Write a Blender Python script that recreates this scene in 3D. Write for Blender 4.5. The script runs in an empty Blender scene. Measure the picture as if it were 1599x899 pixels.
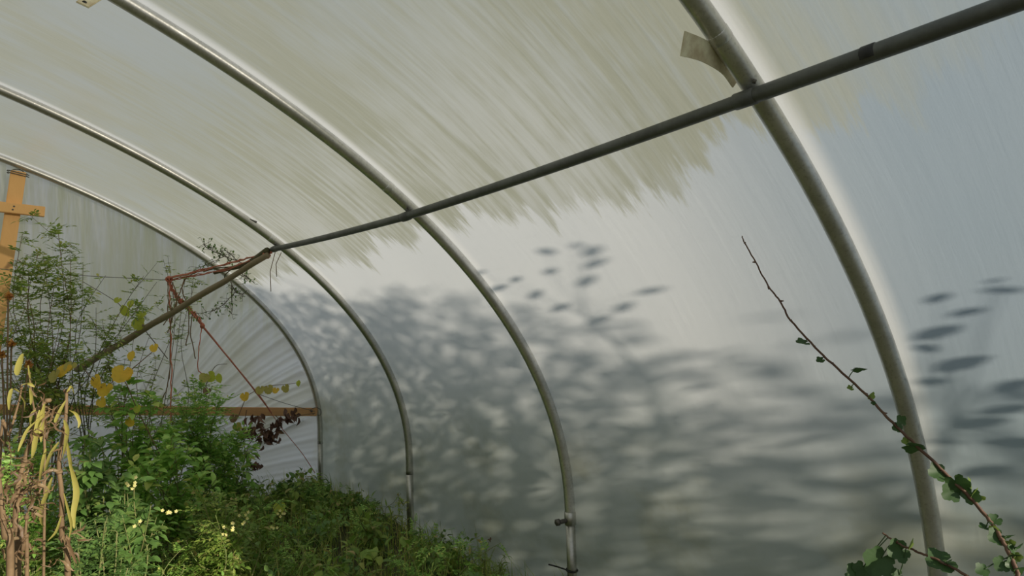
import bpy, bmesh, math, random
from mathutils import Vector, Matrix
random.seed(7)
PI = math.pi
SC = bpy.context.scene
COL = SC.collection

# ------------------------------------------------------------------ camera
W, H, FPX = 1599.0, 899.0, 1038.0
YAW, PIT, ROL = 0.64233, 0.06414, -0.02874
CAM = Vector((3.4366, 0.0, 1.27))
_f = Vector((math.sin(YAW) * math.cos(PIT), math.cos(YAW) * math.cos(PIT), math.sin(PIT)))
_r0 = Vector((math.cos(YAW), -math.sin(YAW), 0))
_u0 = _r0.cross(_f)
_r = math.cos(ROL) * _r0 + math.sin(ROL) * _u0
_u = -math.sin(ROL) * _r0 + math.cos(ROL) * _u0
cam_data = bpy.data.cameras.new('camera')
cam = bpy.data.objects.new('camera', cam_data)
COL.objects.link(cam)
cam.matrix_world = Matrix(((_r.x, _u.x, -_f.x, CAM.x), (_r.y, _u.y, -_f.y, CAM.y), (_r.z, _u.z, -_f.z, CAM.z), (0, 0, 0, 1)))
cam_data.sensor_width = 36.0
cam_data.lens = 36.0 * FPX / W
cam_data.clip_start = 0.02
SC.camera = cam

# ------------------------------------------------------------------ light
SC.view_settings.view_transform = 'Standard'
SC.view_settings.look = 'None'
SC.view_settings.gamma = 1.0
SC.view_settings.use_curve_mapping = False
SC.view_settings.exposure = 0.0
world = bpy.data.worlds.new('sky')
SC.world = world
world.use_nodes = True
wn = world.node_tree
bg = wn.nodes['Background']
SKY_STRENGTH = 0.62
wtc = wn.nodes.new('ShaderNodeTexCoord')
wsep = wn.nodes.new('ShaderNodeSeparateXYZ')
wr = wn.nodes.new('ShaderNodeValToRGB')
wn.links.new(wtc.outputs['Generated'], wsep.inputs[0])
wn.links.new(wsep.outputs['Z'], wr.inputs['Fac'])
wr.color_ramp.elements[0].position = 0.0
wr.color_ramp.elements[0].color = (0.62, 0.63, 0.60, 1)
wr.color_ramp.elements[1].position = 0.7
wr.color_ramp.elements[1].color = (0.47, 0.54, 0.60, 1)
wn.links.new(wr.outputs['Color'], bg.inputs['Color'])
bg.inputs['Strength'].default_value = SKY_STRENGTH
SUN_DIR = Vector((-0.22, 0.92, -0.26)).normalized()      # the way the light travels
sl = bpy.data.lights.new('sun', 'SUN')
sl.energy = 4.8
sl.color = (1.0, 0.91, 0.77)
sl.angle = math.radians(0.6)
sun = bpy.data.objects.new('sun', sl)
COL.objects.link(sun)
sun.rotation_euler = SUN_DIR.to_track_quat('-Z', 'Y').to_euler()
sun.location = (8, -12, 8)


# ------------------------------------------------------------------ helpers
def ray(px, py):
    return _f + _r * ((px - 799.5) / FPX) - _u * ((py - 449.5) / FPX)


def aty(px, py, y):
    "world point at tunnel depth y seen in that direction"
    d = ray(px, py)
    return CAM + d * (y / d.y)


def atd(px, py, dep):
    "world point at forward distance dep"
    return CAM + ray(px, py) * dep


def tag(o, label=None, cat=None, group=None, kind=None):
    if label: o['label'] = label
    if cat: o['category'] = cat
    if group: o['group'] = group
    if kind: o['kind'] = kind
    return o


def thing(name, label, cat, loc, group=None):
    o = bpy.data.objects.new(name, None)
    o.empty_display_size = 0.05
    COL.objects.link(o)
    o.location = loc
    return tag(o, label, cat, group)


class MB:
    def __init__(self):
        self.v, self.f, self.uv = [], [], None

    def build(self, name, mat, parent=None, smooth=True, label=None):
        m = bpy.data.meshes.new(name)
        v = self.v
        if parent is not None:
            p = parent
            off = Vector((0, 0, 0))
            while p is not None:
                off += Vector(p.location)
                p = p.parent
            v = [(a[0] - off.x, a[1] - off.y, a[2] - off.z) for a in v]
        m.from_pydata([tuple(a) for a in v], [], self.f)
        if smooth:
            m.polygons.foreach_set('use_smooth', [True] * len(m.polygons))
        m.materials.append(mat)
        m.update()
        o = bpy.data.objects.new(name, m)
        COL.objects.link(o)
        if parent is not None: o.parent = parent
        if label: o['label'] = label
        return o

    def quadstrip(self, rows, close=False):
        n0 = len(self.v)
        k = len(rows[0])
        for r in rows: self.v += r
        for i in range(len(rows) - 1):
            for j in range(k if close else k - 1):
                a = n0 + i * k + j
                b = n0 + i * k + (j + 1) % k
                self.f.append((a, b, b + k, a + k))
        return n0

    def tube(self, pts, rad, sides=8, caps=True):
        pts = [Vector(p) for p in pts]
        if not hasattr(rad, '__len__'): rad = [rad] * len(pts)
        t0 = (pts[1] - pts[0]).normalized()
        n = t0.orthogonal().normalized()
        rows = []
        for i, p in enumerate(pts):
            if i == 0: t = pts[1] - pts[0]
            elif i == len(pts) - 1: t = pts[-1] - pts[-2]
            else: t = pts[i + 1] - pts[i - 1]
            t = t.normalized()
            n = (n - t * n.dot(t))
            if n.length < 1e-6: n = t.orthogonal()
            n.normalize()
            b = t.cross(n)
            rows.append([p + (n * math.cos(2 * PI * k / sides) + b * math.sin(2 * PI * k / sides)) * rad[i] for k in range(sides)])
        n0 = self.quadstrip(rows, close=True)
        if caps:
            self.f.append(tuple(n0 + k for k in range(sides - 1, -1, -1)))
            e = n0 + (len(pts) - 1) * sides
            self.f.append(tuple(e + k for k in range(sides)))
        return self

    def box(self, c, ax, ay, az, sx, sy, sz, bev=0.003):
        "box with chamfered edges; ax, ay, az unit axes, half sizes sx, sy, sz"
        bm = bmesh.new()
        bmesh.ops.create_cube(bm, size=2.0)
        for w in bm.verts:
            w.co = Vector((w.co.x * sx, w.co.y * sy, w.co.z * sz))
        if bev:
            bmesh.ops.bevel(bm, geom=bm.edges[:], offset=bev, segments=2, affect='EDGES')
        n0 = len(self.v)
        bm.verts.index_update()
        for w in bm.verts:
            self.v.append(Vector(c) + ax * w.co.x + ay * w.co.y + az * w.co.z)
        for fc in bm.faces: self.f.append(tuple(n0 + w.index for w in fc.verts))
        bm.free()
        return self

    def leaf(self, p, d, nrm, L, Wd, fold=0.25, droop=0.2, prof=(0.0, .75, 1.0, .72, 0.0)):
        "blade from p along d; folded along its midrib, drooping to the tip"
        d = d.normalized()
        s = d.cross(nrm)
        if s.length < 1e-5: s = d.orthogonal()
        s.normalize()
        n = s.cross(d)
        k = len(prof)
        n0 = len(self.v)
        for i, w in enumerate(prof):
            t = i / (k - 1)
            c = p + d * (L * t) - n * (L * droop * t * t)
            hw = Wd * w * 0.5
            if i in (0, k - 1):
                self.v.append(c)
            else:
                self.v += [c - s * hw + n * (hw * fold * 2), c, c + s * hw + n * (hw * fold * 2)]
        # indices: first single, then triples, last single
        def tri(i): return n0 + 1 + 3 * (i - 1)
        last = n0 + 1 + 3 * (k - 2)
        self.f += [(n0, tri(1) + 1, tri(1)), (n0, tri(1) + 2, tri(1) + 1)]
        for i in range(1, k - 2):
            a, b = tri(i), tri(i + 1)
            self.f += [(a, a + 1, b + 1, b), (a + 1, a + 2, b + 2, b + 1)]
        a = tri(k - 2)
        self.f += [(a, a + 1, last), (a + 1, a + 2, last)]

    def lobed(self, p, d, nrm, L, cup=0.15, lobes=5, depth=0.32):
        "round leaf with lobes and teeth; p is where the stalk joins"
        d = d.normalized()
        s = d.cross(nrm)
        if s.length < 1e-5: s = d.orthogonal()
        s.normalize()
        n = s.cross(d)
        N = 36
        n0 = len(self.v)
        self.v.append(Vector(p))
        ring = []
        for ringk in (0.5, 1.0):
            for i in range(N + 1):
                a = -PI * 0.90 + 2 * PI * 0.90 * i / N
                lob = abs(math.cos(a / (2 * 0.90 * PI) * lobes * PI))
                r = L * 0.62 * (1 - depth + depth * lob ** 0.7) * (0.72 + 0.28 * math.cos(a)) * (1 + 0.05 * math.sin(a * 23))
                rr = r * ringk
                q = Vector(p) + d * (rr * math.cos(a) + L * 0.0) + s * (rr * math.sin(a))
                q += n * (cup * rr * (0.8 * ringk - 0.4 * math.cos(3 * a) * ringk))
                self.v.append(q)
        for i in range(N):
            self.f.append((n0, n0 + 1 + i, n0 + 2 + i))
            a = n0 + 1 + i
            b = a + N + 1
            self.f.append((a, b, b + 1, a + 1))

    def strap(self, pts, side, wid, prof, twist=0.0):
        "long narrow leaf along pts with half widths wid*prof"
        rows = []
        k = len(pts)
        for i, p in enumerate(pts):
            t = i / (k - 1)
            tg = (pts[min(i + 1, k - 1)] - pts[max(i - 1, 0)]).normalized()
            sd = side - tg * side.dot(tg)
            if sd.length < 1e-5: sd = tg.orthogonal()
            sd.normalize()
            sd = Matrix.Rotation(twist * t, 3, tg) @ sd
            nn = tg.cross(sd)
            hw = wid * prof(t)
            rows.append([p - sd * hw + nn * hw * .35, p + Vector((0, 0, 0)), p + sd * hw + nn * hw * .35])
        self.quadstrip(rows)


def rv(a=1.0):
    while True:
        v = Vector((random.uniform(-1, 1), random.uniform(-1, 1), random.uniform(-1, 1)))
        if 0.05 < v.length < 1: return v * a


def spline(pts, n):
    "smooth curve through pts"
    pts = [Vector(p) for p in pts]
    out = []
    m = len(pts)
    for i in range(m - 1):
        p0 = pts[max(i - 1, 0)]; p1 = pts[i]; p2 = pts[i + 1]; p3 = pts[min(i + 2, m - 1)]
        for k in range(n):
            t = k / n
            out.append(0.5 * ((2 * p1) + (p2 - p0) * t + (2 * p0 - 5 * p1 + 4 * p2 - p3) * t * t + (3 * p1 - p0 - 3 * p2 + p3) * t ** 3))
    out.append(pts[-1])
    return out


HY = [0.8123, 2.3158, 3.9336, 5.5775]     # where the hoops stand along the tunnel


# ------------------------------------------------------------------ materials
class NT:
    def __init__(self, name):
        self.m = bpy.data.materials.new(name)
        self.m.use_nodes = True
        self.t = self.m.node_tree
        self.out = self.t.nodes['Material Output']
        self.p = self.t.nodes['Principled BSDF']

    def n(self, ty, **kw):
        x = self.t.nodes.new(ty)
        for k, v in kw.items(): setattr(x, k, v)
        return x

    def put(self, sock, v):
        if v is None: return
        if isinstance(v, bpy.types.NodeSocket): self.t.links.new(v, sock)
        elif isinstance(v, tuple) and len(v) == 3 and sock.type == 'RGBA': sock.default_value = (*v, 1)
        else: sock.default_value = v

    def math(self, op, a, b=None, clamp=False):
        x = self.n('ShaderNodeMath', operation=op, use_clamp=clamp)
        self.put(x.inputs[0], a)
        self.put(x.inputs[1], b)
        return x.outputs[0]

    def noise(self, vec, scale, detail=4, rough=.55, dist=0.0):
        x = self.n('ShaderNodeTexNoise')
        if vec is not None: self.t.links.new(vec, x.inputs['Vector'])
        x.inputs['Scale'].default_value = scale
        x.inputs['Detail'].default_value = detail
        x.inputs['Roughness'].default_value = rough
        x.inputs['Distortion'].default_value = dist
        return x.outputs['Fac']

    def mapping(self, vec, sc=(1, 1, 1), rot=(0, 0, 0), loc=(0, 0, 0)):
        x = self.n('ShaderNodeMapping')
        self.t.links.new(vec, x.inputs['Vector'])
        x.inputs['Scale'].default_value = sc
        x.inputs['Rotation'].default_value = rot
        x.inputs['Location'].default_value = loc
        return x.outputs['Vector']

    def ramp(self, fac, stops):
        x = self.n('ShaderNodeValToRGB')
        self.put(x.inputs['Fac'], fac)
        e = x.color_ramp.elements
        while len(e) < len(stops): e.new(0.5)
        for i, (pos, c) in enumerate(stops):
            e[i].position = pos
            e[i].color = (*c, 1) if len(c) == 3 else c
        return x.outputs['Color']

    def step(self, fac, a, b):
        x = self.n('ShaderNodeMapRange', interpolation_type='SMOOTHSTEP')
        self.put(x.inputs['Value'], fac)
        x.inputs['From Min'].default_value = a
        x.inputs['From Max'].default_value = b
        return x.outputs['Result']

    def mix(self, fac, a, b):
        x = self.n('ShaderNodeMix', data_type='RGBA')
        self.put(x.inputs[0], fac)
        self.put(x.inputs[6], a)
        self.put(x.inputs[7], b)
        return x.outputs[2]

    def mixs(self, fac, a, b):
        x = self.n('ShaderNodeMixShader')
        self.put(x.inputs[0], fac)
        self.t.links.new(a, x.inputs[1])
        self.t.links.new(b, x.inputs[2])
        return x.outputs[0]

    def bump(self, h, strength=.3, dist=.01):
        x = self.n('ShaderNodeBump')
        self.t.links.new(h, x.inputs['Height'])
        x.inputs['Strength'].default_value = strength
        x.inputs['Distance'].default_value = dist
        return x.outputs['Normal']

    def surf(self, s):
        self.t.links.new(s, self.out.inputs['Surface'])

    def obj(self):
        return self.n('ShaderNodeTexCoord').outputs['Object']


def film_shader(k, color, refl, see, gloss=.05, rough=.28, normal=None):
    tr = k.n('ShaderNodeBsdfTranslucent')
    k.put(tr.inputs['Color'], color)
    df = k.n('ShaderNodeBsdfDiffuse')
    k.put(df.inputs['Color'], color)
    tp = k.n('ShaderNodeBsdfTransparent')
    gl = k.n('ShaderNodeBsdfGlossy')
    gl.inputs['Roughness'].default_value = rough
    gl.inputs['Color'].default_value = (1, 1, 1, 1)
    if normal is not None:
        for x in (tr, df, gl): k.t.links.new(normal, x.inputs['Normal'])
    a = k.mixs(refl, tr.outputs[0], df.outputs[0])
    b = k.mixs(see, a, tp.outputs[0])
    fr = k.n('ShaderNodeFresnel')
    fr.inputs['IOR'].default_value = 1.35
    c = k.mixs(k.math('MULTIPLY', fr.outputs[0], gloss * 10, clamp=True), b, gl.outputs[0])
    k.surf(c)


def film_mat():
    # UV of the film: x = metres along the tunnel, y = metres up the arc from the ground at the right
    k = NT('tunnel_film')
    uv = k.n('ShaderNodeUVMap', uv_map='film').outputs['UV']
    sep = k.n('ShaderNodeSeparateXYZ')
    k.t.links.new(uv, sep.inputs[0])
    yy, ss = sep.outputs['X'], sep.outputs['Y']
    streak = k.noise(k.mapping(uv, (9, .55, 1)), 3.0, 6, .62)          # runs down the arc
    fine = k.noise(k.mapping(uv, (34, 2.2, 1)), 3.0, 4, .65)
    blotch = k.noise(uv, 1.6, 5, .6)
    grain = k.noise(uv, 26.0, 4, .7)
    # where the algae film has been wiped off: below a ragged line about 1.7 m up
    edge = k.noise(k.mapping(uv, (7.5, .9, 1)), 1.0, 7, .72)
    low = k.noise(k.mapping(uv, (1.1, .0, 1)), 1.0, 1, .5)
    e = k.math('ADD', ss, k.math('MULTIPLY', k.math('SUBTRACT', edge, .5), 0.75))
    e = k.math('ADD', e, k.math('MULTIPLY', k.math('SUBTRACT', low, .5), .22))
    dirty = k.step(e, EDGE_S - .03, EDGE_S + .05)
    fade = k.step(yy, .35, .95)                                       # thinner growth near the viewer
    amt = k.math('MULTIPLY', dirty, k.math('ADD', k.math('MULTIPLY', fade, .72), .28))
    patch = k.step(k.math('ADD', k.math('MULTIPLY', streak, .6), k.math('MULTIPLY', blotch, .5)), .42, .68)
    amt = k.math('MULTIPLY', amt, k.math('ADD', k.math('MULTIPLY', patch, .62), .48), clamp=True)
    thin = k.step(k.noise(k.mapping(uv, (1.3, .55, 1), loc=(2.3, .4, 0)), 1.5, 4, .55), .50, .66)
    amt = k.math('MULTIPLY', amt, k.math('SUBTRACT', 1.0, k.math('MULTIPLY', k.math('MULTIPLY', thin, .62), k.step(ss, 2.2, 2.9))))
    clean = k.mix(blotch, (.84, .86, .87), (.90, .91, .91))
    clean = k.mix(k.math('MULTIPLY', k.step(grain, .55, .8), .15), clean, (.62, .63, .62))
    clean = k.mix(k.math('SUBTRACT', 1.0, k.step(yy, .55, 1.5)), clean, k.mix(blotch, (.40, .49, .57), (.49, .56, .62)))   # soft shade near the viewer, put into the colour as darker blue
    clean = k.mix(k.step(ss, 2.1, 2.9), clean, k.mix(blotch, (.53, .59, .62), (.59, .63, .64)))      # greyer and darker over the roof
    algae = k.mix(fine, (.45, .46, .355), (.61, .61, .51))
    col = k.mix(amt, clean, algae)
    # glow beside every hoop, painted as a pale strip on the viewer's side
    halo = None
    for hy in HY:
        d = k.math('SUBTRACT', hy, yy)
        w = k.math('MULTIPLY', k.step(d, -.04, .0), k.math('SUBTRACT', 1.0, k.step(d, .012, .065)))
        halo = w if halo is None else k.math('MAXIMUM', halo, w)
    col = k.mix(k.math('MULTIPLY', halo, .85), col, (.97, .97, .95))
    # green line streaks on the roof and olive paint for sunlit ground seen through the wall
    gl = k.step(k.noise(k.mapping(uv, (13, .35, 1), loc=(3, 1, 0)), 2.0, 5, .7), .68, .78)
    col = k.mix(k.math('MULTIPLY', k.math('MULTIPLY', gl, dirty), .35), col, (.50, .50, .26))
    lit_ground = k.math('MULTIPLY', k.step(k.noise(k.mapping(uv, (1.1, 1.5, 1), loc=(.7, .2, 0)), 1.3, 5, .6), .46, .68),
                 k.math('SUBTRACT', 1.0, k.step(ss, .55, 1.0)))
    col = k.mix(k.math('MULTIPLY', lit_ground, .75), col, (.47, .42, .27))
    low_tint = k.math('SUBTRACT', 1.0, k.step(k.math('ADD', ss, k.math('MULTIPLY', blotch, .6)), .5, 1.7))
    col = k.mix(k.math('MULTIPLY', low_tint, .6), col, (.48, .56, .46))      # green darkening painted for the hedge shade low down
    see = k.math('MULTIPLY', k.step(ss, 2.3, 3.2), .14)
    nrm = k.bump(k.math('ADD', k.math('MULTIPLY', streak, .6), k.math('MULTIPLY', grain, .2)), .12, .01)
    film_shader(k, col, .22, see, .05, .3, nrm)
    return k.m


def end_film_mat():
    k = NT('end_film')
    o = k.obj()
    st = k.step(k.noise(k.mapping(o, (9, 1, .5)), 2.2, 5, .65), .34, .66)
    bl = k.noise(o, 1.7, 4, .6)
    sz = k.n('ShaderNodeSeparateXYZ')
    k.t.links.new(o, sz.inputs[0])
    st = k.math('MULTIPLY', st, k.step(sz.outputs['Z'], 1.1, 1.7))
    col = k.mix(st, (.96, .97, .97), (.76, .77, .56))
    col = k.mix(k.math('MULTIPLY', k.step(bl, .45, .7), .6), col, (.80, .79, .60))
    film_shader(k, col, .18, .08, .035, .3)
    return k.m


def metal(name, a, b, rough=.42, met=.75, rust=.0):
    k = NT(name)
    o = k.obj()
    f = k.noise(o, 14, 6, .7)
    g = k.noise(o, 120, 3, .6)
    c = k.mix(k.step(f, .3, .7), a, b)
    c = k.mix(k.math('MULTIPLY', k.step(g, .5, .75), .28), c, (.14, .135, .12))
    if rust:
        c = k.mix(k.math('MULTIPLY', k.step(k.noise(o, 5, 6, .7), .56, .72), rust), c, (.22, .15, .085))
    k.put(k.p.inputs['Base Color'], c)
    k.p.inputs['Metallic'].default_value = met
    r = k.n('ShaderNodeMapRange')
    k.put(r.inputs['Value'], f)
    r.inputs['To Min'].default_value = rough - .08
    r.inputs['To Max'].default_value = rough + .12
    k.put(k.p.inputs['Roughness'], r.outputs['Result'])
    k.put(k.p.inputs['Normal'], k.bump(g, .15, .002))
    return k.m


def wood(name, a, b, scale=(1, 1, 1)):
    k = NT(name)
    o = k.mapping(k.obj(), scale)
    f = k.noise(o, 9, 6, .62, 1.2)
    c = k.mix(f, a, b)
    kn = k.step(k.noise(k.obj(), 7.0, 2, .5), .70, .76)
    c = k.mix(k.math('MULTIPLY', kn, .7), c, (.16, .08, .03))
    k.put(k.p.inputs['Base Color'], c)
    k.p.inputs['Roughness'].default_value = .65
    k.put(k.p.inputs['Normal'], k.bump(f, .25, .004))
    return k.m


def leafm(name, stops, trans=.35, rough=.5, spots=None):
    k = NT(name)
    rnd = k.n('ShaderNodeNewGeometry').outputs['Random Per Island']
    c = k.ramp(rnd, stops)
    v = k.noise(k.obj(), 40, 3, .6)
    c = k.mix(k.math('MULTIPLY', k.step(v, .45, .75), .3), c, tuple(x * .55 for x in stops[0][1]))
    if spots:
        c = k.mix(k.step(k.noise(k.obj(), 60, 4, .6), .60, .70), c, spots)
    k.put(k.p.inputs['Base Color'], c)
    k.p.inputs['Roughness'].default_value = rough
    tr = k.n('ShaderNodeBsdfTranslucent')
    k.put(tr.inputs['Color'], c)
    k.surf(k.mixs(trans, k.p.outputs[0], tr.outputs[0]))
    return k.m


def plain(name, a, b, scale=20, rough=.7):
    k = NT(name)
    f = k.noise(k.obj(), scale, 5, .6)
    k.put(k.p.inputs['Base Color'], k.mix(k.step(f, .3, .7), a, b))
    k.p.inputs['Roughness'].default_value = rough
    return k.m


EDGE_S = 1.90      # arc length (m) of the ragged algae line above the ground
M = {}
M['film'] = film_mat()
def green_film():
    k = NT('green_film')
    f = k.noise(k.obj(), 3, 5, .6)
    film_shader(k, k.mix(f, (.26, .31, .18), (.38, .40, .26)), .3, .0, .03, .3)
    return k.m


M['green_film'] = green_film()
M['end_film'] = end_film_mat()
M['galv'] = metal('galvanised_steel', (.62, .61, .57), (.50, .49, .45), .34, .9)
M['galv_rusty'] = metal('weathered_steel', (.70, .70, .68), (.54, .54, .52), .37, .88, .18)
M['purlin'] = metal('dull_steel', (.17, .18, .17), (.12, .125, .12), .5, .5)
M['bolt'] = metal('bolt_steel', (.20, .19, .17), (.12, .11, .10), .5, .7)
M['strap'] = plain('yellowed_plastic', (.92, .88, .64), (.60, .50, .32), 22, .55)
M['timber'] = wood('new_timber', (.92, .54, .20), (.78, .42, .14), (3, 3, .5))
M['rail'] = wood('rail_timber', (.74, .42, .19), (.55, .29, .12), (.5, 3, 3))
M['pole'] = wood('weathered_pole', (.34, .27, .17), (.22, .17, .10), (2, 2, 2))
M['moss'] = plain('mossy_bark', (.10, .11, .05), (.16, .13, .07), 30, .9)
M['twine'] = plain('red_twine', (.62, .17, .10), (.50, .22, .15), 60, .8)
M['wire'] = plain('dark_wire', (.10, .10, .09), (.16, .15, .13), 40, .6)
M['black'] = plain('black_plastic', (.015, .015, .015), (.03, .03, .03), 30, .5)
M['bark'] = plain('brown_stem', (.22, .13, .07), (.14, .09, .05), 40, .75)
M['redstem'] = plain('red_brown_shoot', (.11, .05, .032), (.17, .095, .055), 30, .6)
M['straw'] = plain('straw_stem', (.25, .165, .085), (.16, .10, .05), 25, .75)
M['greenstem'] = plain('green_stem', (.16, .22, .06), (.22, .20, .08), 30, .7)
M['twig'] = plain('grey_twig', (.20, .17, .13), (.12, .10, .075), 40, .8)
M['fine'] = leafm('fine_green_leaf', [(0, (0.205, 0.331, 0.060)), (.5, (0.315, 0.441, 0.084)), (.85, (0.425, 0.488, 0.108)), (1, (0.567, 0.520, 0.120))])
M['bush'] = leafm('bush_leaf', [(0, (0.219, 0.420, 0.076)), (.5, (0.348, 0.618, 0.127)), (.85, (0.522, 0.742, 0.176)), (1, (0.750, 0.750, 0.201))])
M['dark'] = leafm('dark_leaf', [(0, (0.097, 0.197, 0.046)), (.6, (0.164, 0.305, 0.070)), (1, (0.270, 0.375, 0.092))])
M['weed'] = leafm('weed_leaf', [(0, (0.148, 0.262, 0.042)), (.5, (0.242, 0.378, 0.060)), (.9, (0.378, 0.444, 0.097)), (1, (0.460, 0.340, 0.145))])
M['grass'] = leafm('grass_blade', [(0, (0.250, 0.373, 0.062)), (.6, (0.422, 0.542, 0.093)), (.85, (0.653, 0.617, 0.171)), (1, (0.750, 0.636, 0.248))])
M['feather'] = leafm('grey_green_leaf', [(0, (0.250, 0.367, 0.090)), (1, (0.441, 0.529, 0.157))])
M['yellow'] = leafm('yellow_leaf', [(0, (.92, .55, .05)), (.6, (.95, .64, .07)), (1, (.80, .62, .10))], .4)
M['lime'] = leafm('lime_leaf', [(0, (.52, .60, .06)), (1, (.62, .66, .10))], .45)
M['drying'] = leafm('drying_leaf', [(0, (.46, .46, .09)), (.5, (.54, .50, .12)), (1, (.46, .34, .13))], .35)
M['withered'] = leafm('withered_leaf', [(0, (.12, .06, .04)), (.6, (.19, .10, .07)), (1, (.30, .17, .10))], .2)
M['crisp'] = leafm('crisp_brown_leaf', [(0, (.15, .09, .045)), (.6, (.24, .15, .08)), (1, (.38, .27, .14))], .25)
M['orange'] = leafm('orange_seed_head', [(0, (.55, .24, .05)), (.6, (.62, .34, .08)), (1, (.40, .16, .05))], .15)
M['pale'] = leafm('pale_flower', [(0, (.80, .74, .42)), (1, (.85, .80, .25))], .3)
M['currant'] = leafm('lobed_leaf', [(0, (0.036, 0.085, 0.022)), (.6, (0.058, 0.124, 0.034)), (1, (0.085, 0.150, 0.045))], .35)
M['currant_pale'] = leafm('pale_lobed_leaf', [(0, (0.176, 0.272, 0.056)), (1, (0.272, 0.368, 0.080))], .45)
M['hedge'] = leafm('hedge_leaf', [(0, (.06, .12, .03)), (1, (.12, .2, .05))], .25)
M['soil'] = plain('soil_and_moss', (.060, .050, .026), (.085, .10, .035), 6, .95)

# ------------------------------------------------------------------ tunnel shape
DX = [-.0241, -.0400, .0049, .0271]
DZ = [-.0038, -.0376, -.0235, .0012]
A, B, NSUP, SPR = 5.5, 5.5 * 0.46459, 2.0255, 0.4735
RT = 0.0235


def interp(y, vals):
    if y <= HY[0]: return vals[0]
    for i in range(3):
        if y <= HY[i + 1]:
            t = (y - HY[i]) / (HY[i + 1] - HY[i])
            return vals[i] * (1 - t) + vals[i + 1] * t
    return vals[3]


def prof(t, dx, dz, out=0.0):
    "t = -1..0 up the straight leg, 0..pi over the arch, pi..pi+1 down the far leg; out = offset along the normal"
    if t < 0: return Vector((A + dx + out, (1 + t) * (SPR + dz)))
    if t > PI: return Vector((-A + dx - out, (1 - (t - PI)) * (SPR + dz)))
    c, s = math.cos(t), math.sin(t)
    e = 2 / NSUP
    x = math.copysign(abs(c) ** e, c) * A
    z = abs(s) ** e * B
    nx, nz = math.copysign(abs(x / A) ** (NSUP - 1), x) / A, (z / B) ** (NSUP - 1) / B
    l = math.hypot(nx, nz)
    return Vector((x + dx + out * nx / l, SPR + dz + z + out * nz / l))


# ------------------------------------------------------------------ setting
def build_film():
    ts = [-1.12 + 1.12 * i / 14 for i in range(14)] + [PI * i / 150 for i in range(151)] + [PI + (i + 1) / 6 for i in range(6)]
    ys = [-.55 + (5.612 + .55) * j / 80 for j in range(81)]
    arc = []
    prev = None
    s = -0.06
    for t in ts:
        p = prof(t, 0, 0)
        if prev is not None: s += (p - prev).length
        arc.append(s)
        prev = p
    def part(name, i0, i1):
        mb = MB()
        uvs = []
        for j, y in enumerate(ys):
            # the film sags a few millimetres between hoops
            ph = min(abs(y - h) for h in HY)
            sag = -0.010 * min(1, ph / .5)
            for i in range(i0, i1 + 1):
                p = prof(ts[i], interp(y, DX), interp(y, DZ), RT + .004 + sag * (1 if ts[i] > 0.1 else .3))
                mb.v.append(Vector((p.x, y, p.y)))
                uvs.append((y, arc[i]))
        k = i1 - i0 + 1
        for j in range(len(ys) - 1):
            for i in range(k - 1):
                a = j * k + i
                mb.f.append((a, a + 1, a + 1 + k, a + k))
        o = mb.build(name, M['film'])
        uvl = o.data.uv_layers.new(name='film')
        for lp in o.data.loops: uvl.data[lp.index].uv = uvs[lp.vertex_index]
        tag(o, kind='structure')
        return o
    isplit = min(range(len(ts)), key=lambda i: abs(ts[i] - 0.537))
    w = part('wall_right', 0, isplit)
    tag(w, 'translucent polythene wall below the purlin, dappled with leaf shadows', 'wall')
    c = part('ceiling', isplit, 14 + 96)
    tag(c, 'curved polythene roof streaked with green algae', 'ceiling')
    l = part('wall_left', 14 + 96, len(ts) - 1)
    l.data.materials[0] = M['green_film']  # unseen side, given a dark film to cut fill light on the hoops
    tag(l, 'unseen polythene on the far left side, made dark green to cut fill light', 'wall')


build_film()


def smoothn(x, seed):
    rs = random.Random(seed)
    return sum(math.sin(x * f + rs.uniform(0, 6.28)) / (i + 1) ** .7 for i, f in enumerate((1.0, 2.3, 4.1, 7.7, 11.9)))


def build_end():
    xs = [-5.5 + .25 * i for i in range(35)] + [3.25 + .0085 * i for i in range(1, 270)]
    xs = [x for x in xs if x < A + DX[3] + RT - .01] + [A + DX[3] + RT - .002]
    def ztop(x):
        q = (abs(x - DX[3]) / (A + RT)) ** NSUP
        return SPR + DZ[3] + (B + RT) * max(0.0, 1 - q) ** (1 / NSUP)
    foc = aty(120, 770, 5.6)
    p1, p2 = aty(385, 705, 5.6), aty(492, 648, 5.6)
    mb = MB()
    rows = []
    NZ = 150
    for x in xs:
        zt = ztop(x)
        row = []
        for k in range(NZ + 1):
            z = -.05 + (zt + .05) * k / NZ
            d = 0.0
            if x > 3.2:
                phi = math.atan2(z - foc.z, x - foc.x)
                r = math.hypot(z - foc.z, x - foc.x)
                wgt = min(1, max(0, (1.25 - phi) / .35))
                rad = smoothn(phi * 17 + .4 * math.sin(r * 3), 3) * .016 * min(1, r / .8)
                ver = smoothn((x + .12 * z) * 11, 5) * .010
                d = rad * wgt + ver * (1 - wgt)
                lz = p1.z + (p2.z - p1.z) * (x - p1.x) / (p2.x - p1.x)
                g = z - lz
                if x > p1.x - .3:
                    d += .05 * math.exp(-(g / .022) ** 2)
                    if g < 0: d = d * .3 - .004 * math.sin(x * 9)
            edge = min(1, max(0, (zt - z) / .12))
            row.append(Vector((x, 5.612 - abs(d) * 0 + d * edge, z)))
        rows.append(row)
    mb.quadstrip(rows)
    o = mb.build('wall_end', M['end_film'])
    tag(o, 'pleated polythene end wall behind the timber frame', 'wall', kind='structure')


build_end()


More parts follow.
